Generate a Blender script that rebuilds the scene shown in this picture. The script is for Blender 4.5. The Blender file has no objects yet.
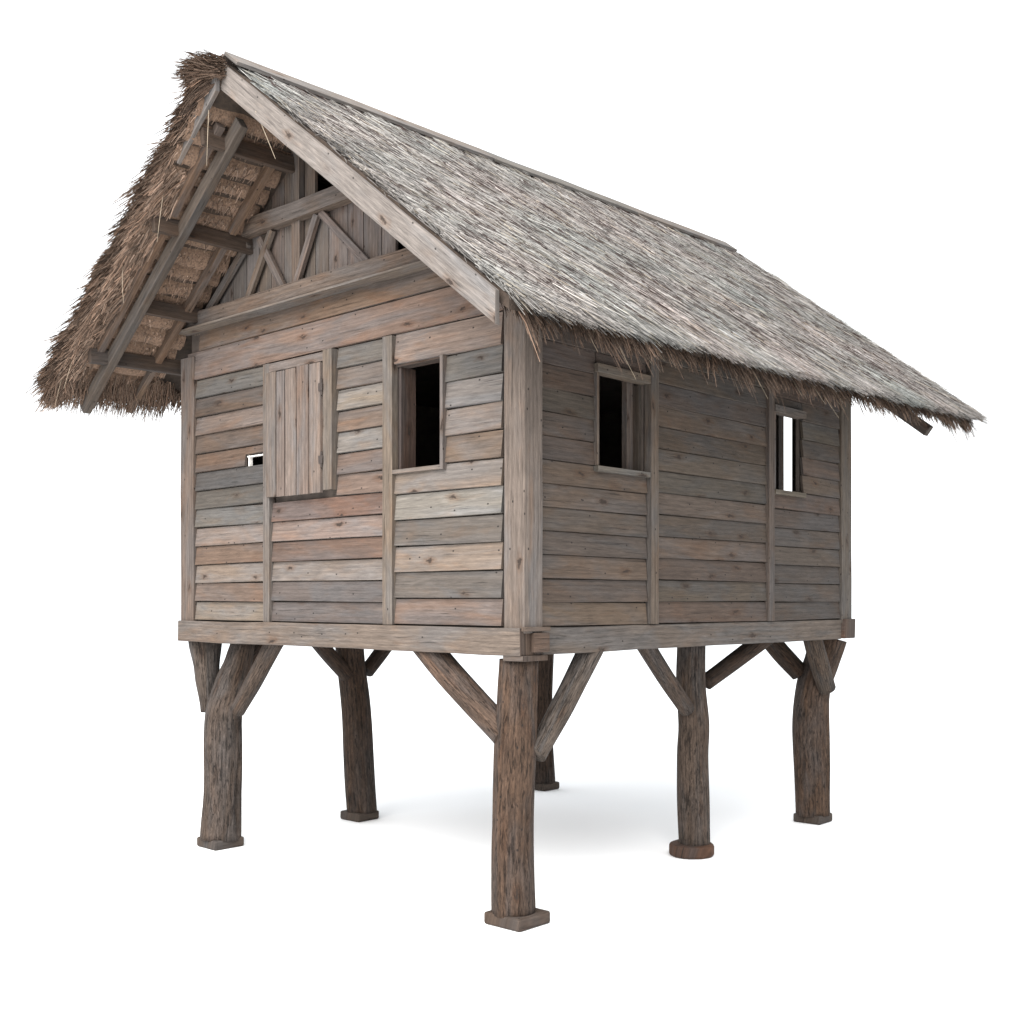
import bpy, math, random
import numpy as np
from mathutils import Vector, noise

random.seed(7)
rng = np.random.default_rng(11)
SC = bpy.context.scene
COL = SC.collection

# ---------------------------------------------------------------- frame of reference
# built in hut coordinates: X runs along the eave wall, Y along the gable wall, near corner of the walls at (0,0)
ORG = Vector((1.90, 1.685, -0.04))          # centre of the hut on the ground, in hut coordinates
WID, LEN = 3.30, 3.77                        # gable width, eave wall length
Z0 = 1.60                                    # top of the sill beams
RY, RZ, RS = 1.78, 5.05, 0.78                # ridge position, height and slope of the thatch top


def sag(x):
    """the old roof dips a little towards the front gable"""
    return -.055 + .020 * (x + .7)


def roof_z(y, x=0.0):
    return RZ + sag(x) - RS * abs(y - RY)


# ---------------------------------------------------------------- materials
def new_mat(name):
    m = bpy.data.materials.new(name)
    m.use_nodes = True
    nt = m.node_tree
    for n in list(nt.nodes):
        nt.nodes.remove(n)
    out = nt.nodes.new('ShaderNodeOutputMaterial')
    bs = nt.nodes.new('ShaderNodeBsdfPrincipled')
    nt.links.new(bs.outputs[0], out.inputs[0])
    return m, nt, bs


def N(nt, kind, **kw):
    n = nt.nodes.new(kind)
    for k, v in kw.items():
        setattr(n, k, v)
    return n


def scaled(nt, vec, s):
    n = N(nt, 'ShaderNodeVectorMath', operation='MULTIPLY')
    nt.links.new(vec, n.inputs[0])
    n.inputs[1].default_value = s
    return n.outputs[0]


def noise_tex(nt, vec, detail=4.0, rough=0.6, dist=0.0, scale=1.0):
    n = N(nt, 'ShaderNodeTexNoise')
    nt.links.new(vec, n.inputs['Vector'])
    n.inputs['Scale'].default_value = scale
    n.inputs['Detail'].default_value = detail
    n.inputs['Roughness'].default_value = rough
    n.inputs['Distortion'].default_value = dist
    return n.outputs[0]


def remap(nt, val, a, b, c, d):
    n = N(nt, 'ShaderNodeMapRange')
    nt.links.new(val, n.inputs[0])
    for i, v in enumerate((a, b, c, d)):
        n.inputs[i + 1].default_value = v
    return n.outputs[0]


def math_n(nt, op, a, b):
    n = N(nt, 'ShaderNodeMath', operation=op)
    for i, v in enumerate((a, b)):
        if isinstance(v, (int, float)):
            n.inputs[i].default_value = v
        else:
            nt.links.new(v, n.inputs[i])
    return n.outputs[0]


def mixc(nt, fac, a, b, mode='MIX'):
    n = N(nt, 'ShaderNodeMix', data_type='RGBA', blend_type=mode)
    ins = [n.inputs[0], n.inputs[6], n.inputs[7]]
    for i, v in zip(ins, (fac, a, b)):
        if isinstance(v, (int, float)):
            i.default_value = v
        elif isinstance(v, tuple):
            i.default_value = v
        else:
            nt.links.new(v, i)
    return n.outputs[2]


def wood(name, grain=1.0, crack=0.5, bump=0.5, bark=False, knots=True):
    m, nt, bs = new_mat(name)
    uv = N(nt, 'ShaderNodeUVMap').outputs[0]
    at = N(nt, 'ShaderNodeAttribute', attribute_name='tint').outputs[0]
    if bark:
        fine = noise_tex(nt, scaled(nt, uv, (22, 85, 1)), 6, .7, .9)
        broad = noise_tex(nt, scaled(nt, uv, (5, 12, 1)), 5, .65, .6)
        slit = noise_tex(nt, scaled(nt, uv, (9, 62, 1)), 4, .6, 1.0)
    else:
        fine = noise_tex(nt, scaled(nt, uv, (9, 150, 1)), 6, .68, .5)
        broad = noise_tex(nt, scaled(nt, uv, (3.2, 13, 1)), 5, .65, .8)
        slit = noise_tex(nt, scaled(nt, uv, (2.4, 80, 1)), 4, .6, .6)
    wv = N(nt, 'ShaderNodeTexWave', wave_type='BANDS', bands_direction='Y')
    nt.links.new(scaled(nt, uv, (.55, 10, 1)), wv.inputs['Vector'])
    wv.inputs['Scale'].default_value = 1.0
    wv.inputs['Distortion'].default_value = 5.5
    wv.inputs['Detail'].default_value = 3
    wv.inputs['Detail Scale'].default_value = 1.1
    g1 = remap(nt, fine, .28, .72, 1 - .40 * grain, 1 + .34 * grain)
    g2 = remap(nt, wv.outputs['Fac'], 0, 1, 1 - .12 * grain, 1 + .08 * grain)
    g3 = remap(nt, broad, .28, .72, *((.62, 1.36) if bark else (.78, 1.20)))
    g = math_n(nt, 'MULTIPLY', math_n(nt, 'MULTIPLY', g1, g2), g3)
    sl = remap(nt, slit, *((.54, .64) if bark else (.60, .68)), 1.0, 1 - crack)
    g = math_n(nt, 'MULTIPLY', g, sl)
    height = math_n(nt, 'ADD', math_n(nt, 'MULTIPLY', fine, .6), math_n(nt, 'MULTIPLY', sl, .5))
    # silvering of old wood in loose patches
    patch = noise_tex(nt, scaled(nt, uv, (1.1, 5, 1)), 3, .6, .8)
    pf = remap(nt, patch, .45, .62, 0, .45)
    bw = N(nt, 'ShaderNodeRGBToBW')
    nt.links.new(at, bw.inputs[0])
    grey = mixc(nt, 1.0, bw.outputs[0], (1.02, 1.05, 1.10, 1), 'MULTIPLY')
    base = mixc(nt, pf, at, grey)
    warm = noise_tex(nt, scaled(nt, uv, (2.3, 7, 1)), 3, .6, .6)
    base = mixc(nt, remap(nt, warm, .54, .70, 0, .55), base, mixc(nt, 1.0, base, (1.10, .92, .78, 1), 'MULTIPLY'))
    comb = N(nt, 'ShaderNodeCombineColor')
    for i in range(3):
        nt.links.new(g, comb.inputs[i])
    colr = mixc(nt, 1.0, base, comb.outputs[0], 'MULTIPLY')
    if knots:
        vo = N(nt, 'ShaderNodeTexVoronoi', feature='F1', voronoi_dimensions='2D')
        wob = noise_tex(nt, scaled(nt, uv, (14, 40, 1)), 2, .5)
        wc = N(nt, 'ShaderNodeCombineXYZ')
        wob2 = noise_tex(nt, scaled(nt, uv, (30, 55, 1)), 3, .6)
        nt.links.new(math_n(nt, 'MULTIPLY', wob, .22), wc.inputs[0])
        nt.links.new(math_n(nt, 'MULTIPLY', wob2, .24), wc.inputs[1])
        va = N(nt, 'ShaderNodeVectorMath', operation='ADD')
        nt.links.new(scaled(nt, uv, (2.0, 5.0, 1)), va.inputs[0])
        nt.links.new(wc.outputs[0], va.inputs[1])
        nt.links.new(va.outputs[0], vo.inputs['Vector'])
        vo.inputs['Scale'].default_value = 1.0
        sepc = N(nt, 'ShaderNodeSeparateColor')
        nt.links.new(vo.outputs['Color'], sepc.inputs[0])
        gate = remap(nt, sepc.outputs[0], .45, .47, 0, 1)
        halo = remap(nt, vo.outputs['Distance'], .05, .17, .55, 0)
        core = remap(nt, vo.outputs['Distance'], .03, .072, .92, 0)
        colr = mixc(nt, math_n(nt, 'MULTIPLY', halo, gate), colr, mixc(nt, 1.0, colr, (.72, .52, .38, 1), 'MULTIPLY'))
        colr = mixc(nt, math_n(nt, 'MULTIPLY', core, gate), colr, (.022, .016, .013, 1))
        # pin holes and nail heads
        vn = N(nt, 'ShaderNodeTexVoronoi', feature='F1', voronoi_dimensions='2D')
        nt.links.new(scaled(nt, uv, (5.5, 8.0, 1)), vn.inputs['Vector'])
        vn.inputs['Scale'].default_value = 1.0
        sn = N(nt, 'ShaderNodeSeparateColor')
        nt.links.new(vn.outputs['Color'], sn.inputs[0])
        dots = math_n(nt, 'MULTIPLY', remap(nt, vn.outputs['Distance'], .030, .048, .92, 0), remap(nt, sn.outputs[1], .60, .62, 0, 1))
        colr = mixc(nt, dots, colr, (.012, .010, .009, 1))
    # nail heads and pin holes
    nt.links.new(colr, bs.inputs['Base Color'])
    bs.inputs['Roughness'].default_value = .85
    bs.inputs['Specular IOR Level'].default_value = .18
    bp = N(nt, 'ShaderNodeBump')
    bp.inputs['Strength'].default_value = bump
    bp.inputs['Distance'].default_value = .012 if bark else .005
    nt.links.new(height, bp.inputs['Height'])
    nt.links.new(bp.outputs[0], bs.inputs['Normal'])
    return m


def straw_mat(name):
    m, nt, bs = new_mat(name)
    at = N(nt, 'ShaderNodeAttribute', attribute_name='tint').outputs[0]
    tc = N(nt, 'ShaderNodeTexCoord').outputs['Object']
    n1 = noise_tex(nt, tc, 3, .6, 0, 45)
    c = mixc(nt, 1.0, at, (1, 1, 1, 1), 'MULTIPLY')
    comb = N(nt, 'ShaderNodeCombineColor')
    g = remap(nt, n1, .25, .75, .72, 1.28)
    for i in range(3):
        nt.links.new(g, comb.inputs[i])
    c = mixc(nt, 1.0, c, comb.outputs[0], 'MULTIPLY')
    nt.links.new(c, bs.inputs['Base Color'])
    bs.inputs['Roughness'].default_value = .8
    bs.inputs['Specular IOR Level'].default_value = .15
    return m


def flat_mat(name, c, rough=.8, metal=0.0, var=.3, scale=20):
    m, nt, bs = new_mat(name)
    tc = N(nt, 'ShaderNodeTexCoord').outputs['Object']
    n1 = noise_tex(nt, tc, 4, .6, 0, scale)
    comb = N(nt, 'ShaderNodeCombineColor')
    g = remap(nt, n1, .25, .75, 1 - var, 1 + var)
    for i in range(3):
        nt.links.new(g, comb.inputs[i])
    nt.links.new(mixc(nt, 1.0, c, comb.outputs[0], 'MULTIPLY'), bs.inputs['Base Color'])
    bs.inputs['Roughness'].default_value = rough
    bs.inputs['Metallic'].default_value = metal
    return m


M_SIDING = wood('weathered_siding', .8, .45, .5)
M_BEAM = wood('weathered_beam', 1.0, .55, .6)
M_LOG = wood('bark_log', 1.35, .62, 1.0, bark=True, knots=True)
M_STRAW = straw_mat('straw')
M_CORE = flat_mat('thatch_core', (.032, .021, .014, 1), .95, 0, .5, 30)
M_COURSE = flat_mat('thatch_course', (.135, .085, .056, 1), .9, 0, .6, 70)
M_IRON = flat_mat('rusty_iron', (.035, .026, .022, 1), .7, .3)
M_PALE = flat_mat('pale_gap_light', (.62, .60, .57, 1), .7, 0, .12)
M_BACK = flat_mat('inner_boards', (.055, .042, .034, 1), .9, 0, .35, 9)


# ---------------------------------------------------------------- mesh builder
WOODK, STRAWK = .370, .485      # overall tone of old wood and old straw


class MB:
    def __init__(self):
        self.v, self.f, self.uv, self.c = [], [], [], []

    def face(self, idx, uvs, tint):
        self.f.append(idx)
        self.uv.extend(uvs)
        self.c.extend([(WOODK * 1.06 * tint[0], WOODK * .94 * tint[1], WOODK * .86 * tint[2], 1.0)] * len(idx))

    def plank(self, a, b, up, width, thick, tint, seg=None, jit=.0015, end=None, cut_a=0.0, cut_b=0.0):
        """board from a to b (centre line); width along up, thickness across; sections jittered like sawn old wood"""
        a, b = Vector(a), Vector(b)
        ax = b - a
        L = ax.length
        ax.normalize()
        up = Vector(up)
        up = (up - ax * up.dot(ax)).normalized()
        th = ax.cross(up)
        seg = seg or max(1, int(L / .28))
        ou, ov = random.random() * 40, random.random() * 40
        base = len(self.v)
        hw, ht = width / 2, thick / 2
        ph = random.random() * 100
        for i in range(seg + 1):
            t = i / seg
            w1 = noise.noise(Vector((ph, t * L * 1.6, 0))) * jit * 2.2
            w2 = noise.noise(Vector((ph + 9, t * L * 1.6, 3))) * jit * 2.2
            for (p, q) in ((-1, -1), (1, -1), (1, 1), (-1, 1)):
                sh = 0
                if i == 0:
                    sh = cut_a * p * hw
                if i == seg:
                    sh = cut_b * p * hw
                pt = a + ax * (t * L + sh + (random.uniform(-1, 1) * jit if i in (0, seg) else 0)) \
                    + up * (p * hw + w1 + random.uniform(-1, 1) * jit * .4) \
                    + th * (q * ht + w2 + random.uniform(-1, 1) * jit * .4)
                self.v.append(pt)
        per = [0, width, width + thick, 2 * width + thick, 2 * (width + thick)]
        for i in range(seg):
            u0, u1 = ou + L * i / seg, ou + L * (i + 1) / seg
            for k in range(4):
                k2 = (k + 1) % 4
                q = (base + i * 4 + k, base + i * 4 + k2, base + (i + 1) * 4 + k2, base + (i + 1) * 4 + k)
                v0, v1 = ov + per[k], ov + per[k + 1]
                self.face(q, [(u0, v0), (u0, v1), (u1, v1), (u1, v0)], tint)
        e = end or tuple(x * .8 for x in tint)
        s = base + seg * 4
        self.face((base + 3, base + 2, base + 1, base), [(ou, ov + thick), (ou + width * .2, ov + thick), (ou + width * .2, ov), (ou, ov)], e)
        self.face((s, s + 1, s + 2, s + 3), [(ou + 3, ov), (ou + 3 + width * .2, ov), (ou + 3 + width * .2, ov + thick), (ou + 3, ov + thick)], e)
        return self

    def box(self, lo, hi, tint, grain=0, jit=.001, end=None):
        lo, hi = Vector(lo), Vector(hi)
        c, d = (lo + hi) / 2, hi - lo
        a, b = c.copy(), c.copy()
        a[grain], b[grain] = lo[grain], hi[grain]
        o = [i for i in range(3) if i != grain]
        up = Vector((0, 0, 0))
        up[o[1]] = 1
        return self.plank(a, b, up, d[o[1]], d[o[0]], tint, jit=jit, end=end)

    def prism(self, poly, d, tint, grain=(0, 0, 1)):
        """flat polygon (list of points) pushed along d"""
        d = Vector(d)
        g = Vector(grain)
        s = d.normalized().cross(g)
        n = len(poly)
        base = len(self.v)
        P = [Vector(p) for p in poly]
        self.v += P + [p + d for p in P]
        ou, ov = random.random() * 40, random.random() * 40
        uvf = lambda p: (ou + p.dot(g), ov + p.dot(s))
        self.face(tuple(range(base + n - 1, base - 1, -1)), [uvf(P[i]) for i in range(n - 1, -1, -1)], tint)
        self.face(tuple(range(base + n, base + 2 * n)), [uvf(p) for p in P], tint)
        for i in range(n):
            j = (i + 1) % n
            a, b = uvf(P[i]), uvf(P[j])
            self.face((base + i, base + j, base + n + j, base + n + i), [a, b, (b[0], b[1] + .02), (a[0], a[1] + .02)], tint)
        return self

    def log(self, path, radii, tint, sides=28, step=.05, rough=.05, cracks=(), fine=.5, squash=1.0, seed=None):
        """round, crooked trunk through the path points (Catmull-Rom), dished and furrowed"""
        P = [Vector(p) for p in path]
        P = [P[0] * 2 - P[1]] + P + [P[-1] * 2 - P[-2]]
        R = [radii[0]] + list(radii) + [radii[-1]]
        pts, rr = [], []
        for i in range(1, len(P) - 2):
            n = max(2, int((P[i + 1] - P[i]).length / step))
            for k in range(n + (1 if i == len(P) - 3 else 0)):
                t = k / n
                p0, p1, p2, p3 = P[i - 1], P[i], P[i + 1], P[i + 2]
                pts.append(.5 * ((2 * p1) + (p2 - p0) * t + (2 * p0 - 5 * p1 + 4 * p2 - p3) * t * t + (3 * p1 - p0 - 3 * p2 + p3) * t ** 3))
                rr.append(R[i] + (R[i + 1] - R[i]) * (t * t * (3 - 2 * t)))
        sd = seed if seed is not None else random.random() * 100
        base = len(self.v)
        ou, ov = random.random() * 40, random.random() * 40
        ref = Vector((1, .3, 0)).normalized() if abs((pts[-1] - pts[0]).normalized().z) > .6 else Vector((0, 0, 1))
        acc = [0]
        for i in range(1, len(pts)):
            acc.append(acc[-1] + (pts[i] - pts[i - 1]).length)
        n = len(pts)
        for i, (p, r) in enumerate(zip(pts, rr)):
            tg = (pts[min(i + 1, n - 1)] - pts[max(i - 1, 0)]).normalized()
            x = (ref - tg * ref.dot(tg)).normalized()
            y = tg.cross(x)
            for k in range(sides):
                an = 2 * math.pi * k / sides
                d = x * math.cos(an) + y * math.sin(an) * squash
                q = Vector((math.cos(an) * 1.1 + sd, math.sin(an) * 1.1, acc[i] * 1.7))
                rad = r * (1 + rough * 2.0 * noise.noise(q) + rough * fine * noise.noise(Vector((math.cos(an) * 6 + sd, math.sin(an) * 6, acc[i] * 2.5))))
                for (a0, drift, wd, dep, t0, t1) in cracks:
                    tt = acc[i] / acc[-1]
                    if t0 < tt < t1:
                        c = a0 + drift * noise.noise(Vector((sd, 5, acc[i] * 2.2)))
                        da = abs((an - c + math.pi) % (2 * math.pi) - math.pi)
                        if da < wd:
                            rad -= dep * (1 - da / wd) * min(1, (tt - t0) * 8, (t1 - tt) * 8)
                self.v.append(p + d * rad)
        for i in range(n - 1):
            for k in range(sides):
                k2 = (k + 1) % sides
                self.face((base + i * sides + k, base + i * sides + k2, base + (i + 1) * sides + k2, base + (i + 1) * sides + k),
                          [(ou + acc[i], ov + k * .8 / sides), (ou + acc[i], ov + (k + 1) * .8 / sides),
                           (ou + acc[i + 1], ov + (k + 1) * .8 / sides), (ou + acc[i + 1], ov + k * .8 / sides)], tint)
        for (s, rev) in ((base, True), (base + (n - 1) * sides, False)):
            idx = [s + k for k in range(sides)]
            if rev:
                idx.reverse()
            self.face(tuple(idx), [(ou + .03 * math.cos(k), ov + .1 * math.sin(k)) for k in range(sides)], tuple(c * 1.1 for c in tint))
        return self

    def build(self, name, mat, parent, smooth=False, bevel=0.0):
        me = bpy.data.meshes.new(name)
        me.from_pydata([tuple(Vector(p) - ORG) for p in self.v], [], self.f)
        uvl = me.uv_layers.new(name='UVMap')
        uvl.data.foreach_set('uv', np.array(self.uv, dtype=np.float32).ravel())
        ca = me.color_attributes.new('tint', 'FLOAT_COLOR', 'CORNER')
        ca.data.foreach_set('color', np.array(self.c, dtype=np.float32).ravel())
        me.materials.append(mat)
        if smooth:
            me.polygons.foreach_set('use_smooth', [True] * len(me.polygons))
        me.update()
        o = bpy.data.objects.new(name, me)
        COL.objects.link(o)
        o.parent = parent
        if bevel:
            b = o.modifiers.new('soft_edges', 'BEVEL')
            b.width = bevel
            b.segments = 2
            b.limit_method = 'ANGLE'
            b.angle_limit = math.radians(50)
        return o


class Straws:
    """thousands of real straw blades in one mesh"""
    def __init__(self):
        self.V, self.C, self.F = [], [], []
        self.n = 0

    def add(self, P, D, NR, length, width, col, droop=0.0, curl=.03, seg=2, taper=.6):
        P = np.asarray(P, float)
        n = len(P)
        D = np.broadcast_to(np.asarray(D, float), (n, 3))
        NR = np.broadcast_to(np.asarray(NR, float), (n, 3))
        D = D / np.linalg.norm(D, axis=1, keepdims=True)
        S = np.cross(D, NR)
        S /= np.linalg.norm(S, axis=1, keepdims=True)
        U = np.cross(S, D)
        length = np.broadcast_to(length, (n,))
        width = np.broadcast_to(width, (n,))
        droop = np.broadcast_to(droop, (n,))
        cu = rng.normal(0, 1, n) * curl
        cn = rng.normal(0, 1, n) * curl * .5
        rows = []
        for k in range(seg + 1):
            t = k / seg
            c = P + D * (length * t)[:, None] + S * (cu * length * t * t)[:, None] + U * (cn * length * t * t)[:, None]
            c = c + np.array([0, 0, -1.0]) * (droop * length * t * t)[:, None]
            w = (width * (1 - taper * t) / 2)[:, None]
            rows += [c - S * w, c + U * w * .9, c + S * w]
        V = np.stack(rows, axis=1).reshape(-1, 3)
        m = 3 * (seg + 1)
        b = self.n + np.arange(n)[:, None] * m
        fs = []
        for k in range(seg):
            for j in range(2):
                fs.append(np.concatenate([b + 3 * k + j, b + 3 * k + j + 1, b + 3 * k + j + 4, b + 3 * k + j + 3], axis=1))
        self.F.append(np.concatenate(fs))
        self.V.append(V)
        col = np.broadcast_to(np.asarray(col) * STRAWK, (n, 3))
        self.C.append(np.repeat(col, m, axis=0))
        self.n += len(V)
        return self

    def build(self, name, parent):
        V = np.concatenate(self.V) - np.array(ORG)
        F = np.concatenate(self.F).astype(np.int32)
        C = np.concatenate(self.C)
        C = np.concatenate([C, np.ones((len(C), 1))], axis=1)
        me = bpy.data.meshes.new(name)
        me.vertices.add(len(V))
        me.vertices.foreach_set('co', V.astype(np.float32).ravel())
        me.loops.add(F.size)
        me.loops.foreach_set('vertex_index', F.ravel())
        me.polygons.add(len(F))
        me.polygons.foreach_set('loop_start', np.arange(0, F.size, 4, dtype=np.int32))
        ca = me.color_attributes.new('tint', 'FLOAT_COLOR', 'POINT')
        ca.data.foreach_set('color', C.astype(np.float32).ravel())
        me.update(calc_edges=True)
        me.validate()
        me.materials.append(M_STRAW)
        o = bpy.data.objects.new(name, me)
        COL.objects.link(o)
        o.parent = parent
        return o


# ---------------------------------------------------------------- the house root
house = bpy.data.objects.new('stilt_house', None)
COL.objects.link(house)
house.location = (ORG.x, ORG.y, 0)
house['label'] = 'weathered plank hut with thatched gable roof, raised on six crooked log stilts'
house['category'] = 'stilt house'


def label(o, text):
    o['label'] = text
    return o


# board colours (albedo) of the weathered siding
PALE = (.300, .262, .232)
TAN = (.255, .205, .172)
RUST = (.225, .166, .134)
GREY = (.185, .176, .168)
SLATE = (.128, .126, .124)
BROWN = (.170, .130, .105)
SILV = (.30, .295, .29)


def vary(c, a=.08):
    k = 1 + random.uniform(-a, a)
    return tuple(x * k * (1 + random.uniform(-.03, .03)) for x in c)


# ---------------------------------------------------------------- walls
def wall_frame(kind):
    """maps (along, out, z) of a wall to hut coordinates; out > 0 is outwards"""
    return {'front': lambda a, o, z: Vector((-o, a, z)),
            'back': lambda a, o, z: Vector((LEN + o, a, z)),
            'side': lambda a, o, z: Vector((a, -o, z)),
            'far': lambda a, o, z: Vector((a, WID + o, z))}[kind]


def lay_row(mb, T, a, b, z0, z1, tint, openings, lap=.017, gap=.0068):
    """one clapboard of a bay, cut round the openings"""
    pieces = [(a, b, z0, z1)]
    for (oa, ob, oz0, oz1) in openings:
        nxt = []
        for (p, q, y0, y1) in pieces:
            if oa >= q - .004 or ob <= p + .004 or oz0 >= y1 - .004 or oz1 <= y0 + .004:
                nxt.append((p, q, y0, y1))
                continue
            if oa > p + .012:
                nxt.append((p, oa, y0, y1))
            if ob < q - .012:
                nxt.append((ob, q, y0, y1))
            m0, m1 = max(p, oa), min(q, ob)
            if oz0 > y0 + .012:
                nxt.append((m0, m1, y0, oz0))
            if oz1 < y1 - .012:
                nxt.append((m0, m1, oz1, y1))
        pieces = nxt
    tilt = random.uniform(-.0035, .0035)
    for (p, q, y0, y1) in pieces:
        h = y1 - y0 - gap
        zc = y0 + gap + h / 2
        out = .012 + random.uniform(-.001, .0025)
        up = (T(0, 0, 1) - T(0, lap / max(h, .08), 0)) - (T(0, 0, 0) - T(0, 0, 0))
        up = T(0, -lap / max(h, .1), 1) - T(0, 0, 0)
        mb.plank(T(p + .003, out, zc - tilt), T(q - .003, out, zc + tilt), up, h, .020, tint, jit=.0009)


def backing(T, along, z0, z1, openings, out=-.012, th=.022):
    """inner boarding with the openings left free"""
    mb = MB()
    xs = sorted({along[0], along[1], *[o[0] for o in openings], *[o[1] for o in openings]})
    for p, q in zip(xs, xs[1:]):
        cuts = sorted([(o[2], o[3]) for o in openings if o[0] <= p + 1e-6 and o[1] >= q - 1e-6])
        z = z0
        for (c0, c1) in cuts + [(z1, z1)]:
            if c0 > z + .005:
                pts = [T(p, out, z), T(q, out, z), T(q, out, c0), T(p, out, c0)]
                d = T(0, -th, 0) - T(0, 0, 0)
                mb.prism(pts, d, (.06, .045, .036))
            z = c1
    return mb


# ---- gable wall towards the viewer
T = wall_frame('front')
win_gable = (.585, 1.000, 2.530, 3.150)
hole = (2.312, 2.54, 2.668, 2.745)
mb = MB()
left_cols = [PALE, TAN, PALE, RUST, PALE, GREY, SLATE, SLATE, BROWN, BROWN, TAN, BROWN, GREY]
mid_cols = [GREY, GREY, PALE, RUST, PALE, RUST, TAN, TAN, SILV, TAN, PALE, TAN, GREY]
right_cols = [TAN, GREY, PALE, GREY, SILV, PALE, TAN, PALE, SILV, GREY, PALE]
for i in range(13):
    e = .1335
    z = Z0 + i * e
    lay_row(mb, T, 2.304, WID - .135, z, z + e, vary(left_cols[i]), [hole])
    if i < 6 or i > 12:
        lay_row(mb, T, 1.088, 2.235, z, z + e, vary(mid_cols[i]), [])
    else:
        lay_row(mb, T, 1.088, 1.545, z, z + e, vary(mid_cols[i]), [])
for i in range(11):
    z = Z0 + i * .155
    h = .155 if i < 10 else .185
    lay_row(mb, T, .118, 1.000, z, z + h, vary(right_cols[i]), [win_gable])
# one sprung board beside the window, its end standing off the wall
lay_row(mb, T, .02, WID - .02, 3.338, 3.545, vary(TAN, .03), [], lap=.016)
lay_row(mb, T, .16, WID - .18, 3.545, 3.70, vary((.22, .165, .13), .03), [], lap=.014)
w_front = mb.build('wall', M_SIDING, house)
label(w_front, 'sunlit gable wall of mixed grey and rusty brown clapboards')
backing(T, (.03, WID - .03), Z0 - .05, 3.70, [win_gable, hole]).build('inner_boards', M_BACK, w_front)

for (y, w, z1) in ((2.270, .070, 3.335), (1.043, .086, 3.335)):
    MB().plank(T(y, .022, Z0 + .002), T(y, .022, z1), T(1, 0, 0) - T(0, 0, 0), w, .052, vary((.25, .215, .19))).build('batten', M_BEAM, w_front, bevel=.003)
# window lining, sill and narrow jamb
f = MB()
c = (.24, .205, .18)
f.plank(T(.573, .010, 2.50), T(.573, .010, 3.155), T(1, 0, 0) - T(0, 0, 0), .026, .075, vary(c))
f.plank(T(.585, .008, 2.515), T(.999, .008, 2.515), (0, 0, 1), .024, .078, vary((.27, .24, .21)))
f.plank(T(.585, -.03, 3.158), T(.999, -.03, 3.158), (0, 0, 1), .020, .08, vary((.15, .12, .10)))
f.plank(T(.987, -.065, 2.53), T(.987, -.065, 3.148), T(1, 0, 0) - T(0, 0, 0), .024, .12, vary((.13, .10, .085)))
f.build('window_frame', M_BEAM, w_front, bevel=.002)
# shutter frame: right post and head
f = MB()
f.plank(T(1.592, .030, 2.445), T(1.592, .030, 3.335), T(1, 0, 0) - T(0, 0, 0), .088, .075, vary((.235, .20, .175)))
f.plank(T(1.638, .026, 3.302), T(2.233, .026, 3.302), (0, 0, 1), .06, .05, vary((.25, .22, .195)))
f.build('shutter_frame', M_BEAM, w_front, bevel=.003)
# broken gap; pale strips painted for the white light showing through
f = MB()
f.plank(T(2.525, -.006, 2.668), T(2.525, -.006, 2.748), T(1, 0, 0) - T(0, 0, 0), .013, .026, (.6, .6, .6))
f.plank(T(2.312, -.004, 2.738), T(2.54, -.004, 2.738), (0, 0, 1), .009, .026, (.6, .6, .6))
f.build('gap_light_strip', M_PALE, w_front)

# shutter
sh = MB()
y = 2.238
for k, w in enumerate([.116, .096, .122, .133, .122]):
    c = vary([(.25, .215, .195), (.235, .20, .18), (.27, .245, .225), (.25, .22, .20), (.275, .25, .225)][k], .04)
    sh.plank(T(y - w / 2, .062 + random.uniform(-.001, .001), 2.432 + random.uniform(-.004, .004)),
             T(y - w / 2, .062, 3.262 + random.uniform(-.003, .003)), T(1, 0, 0) - T(0, 0, 0), w - .011, .024, c, jit=.0012)
    y -= w
sh.plank(T(1.67, .040, 2.60), T(2.22, .040, 2.60), (0, 0, 1), .09, .02, TAN)
sh.plank(T(1.67, .040, 3.08), T(2.22, .040, 3.08), (0, 0, 1), .09, .02, TAN)
shutter = sh.build('shutter', M_BEAM, house, bevel=.002)
label(shutter, 'closed shutter of five upright boards')
for z in (2.64, 3.10):
    h = MB()
    h.plank(T(1.642, .060, z - .05), T(1.642, .060, z + .05), T(1, 0, 0) - T(0, 0, 0), .016, .03, (.05, .04, .035))
    h.plank(T(1.625, .0775, z), T(1.665, .0775, z), (0, 0, 1), .05, .004, (.05, .04, .035))
    h.build('hinge', M_IRON, shutter)

# ---- long wall under the right eave
T = wall_frame('side')
win_a = (.625, 1.120, 2.5275, 3.075)
win_b = (2.640, 3.060, 2.531, 3.085)
mb = MB()
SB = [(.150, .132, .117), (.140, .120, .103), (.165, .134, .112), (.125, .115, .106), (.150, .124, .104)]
bays = [(.135, 1.122), (1.212, 2.540), (2.612, LEN - .135)]
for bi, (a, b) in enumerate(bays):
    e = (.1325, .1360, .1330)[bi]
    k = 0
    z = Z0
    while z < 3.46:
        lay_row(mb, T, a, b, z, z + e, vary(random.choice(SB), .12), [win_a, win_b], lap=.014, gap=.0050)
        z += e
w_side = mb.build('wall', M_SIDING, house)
label(w_side, 'shaded long wall of brown clapboards below the eave')
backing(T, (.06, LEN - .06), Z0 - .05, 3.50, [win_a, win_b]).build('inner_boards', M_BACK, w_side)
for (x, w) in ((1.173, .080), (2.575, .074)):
    MB().plank(T(x, .022, Z0 + .002), T(x, .022, 3.50), T(1, 0, 0) - T(0, 0, 0), w, .055, vary((.17, .148, .13))).build('batten', M_BEAM, w_side, bevel=.003)
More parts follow.
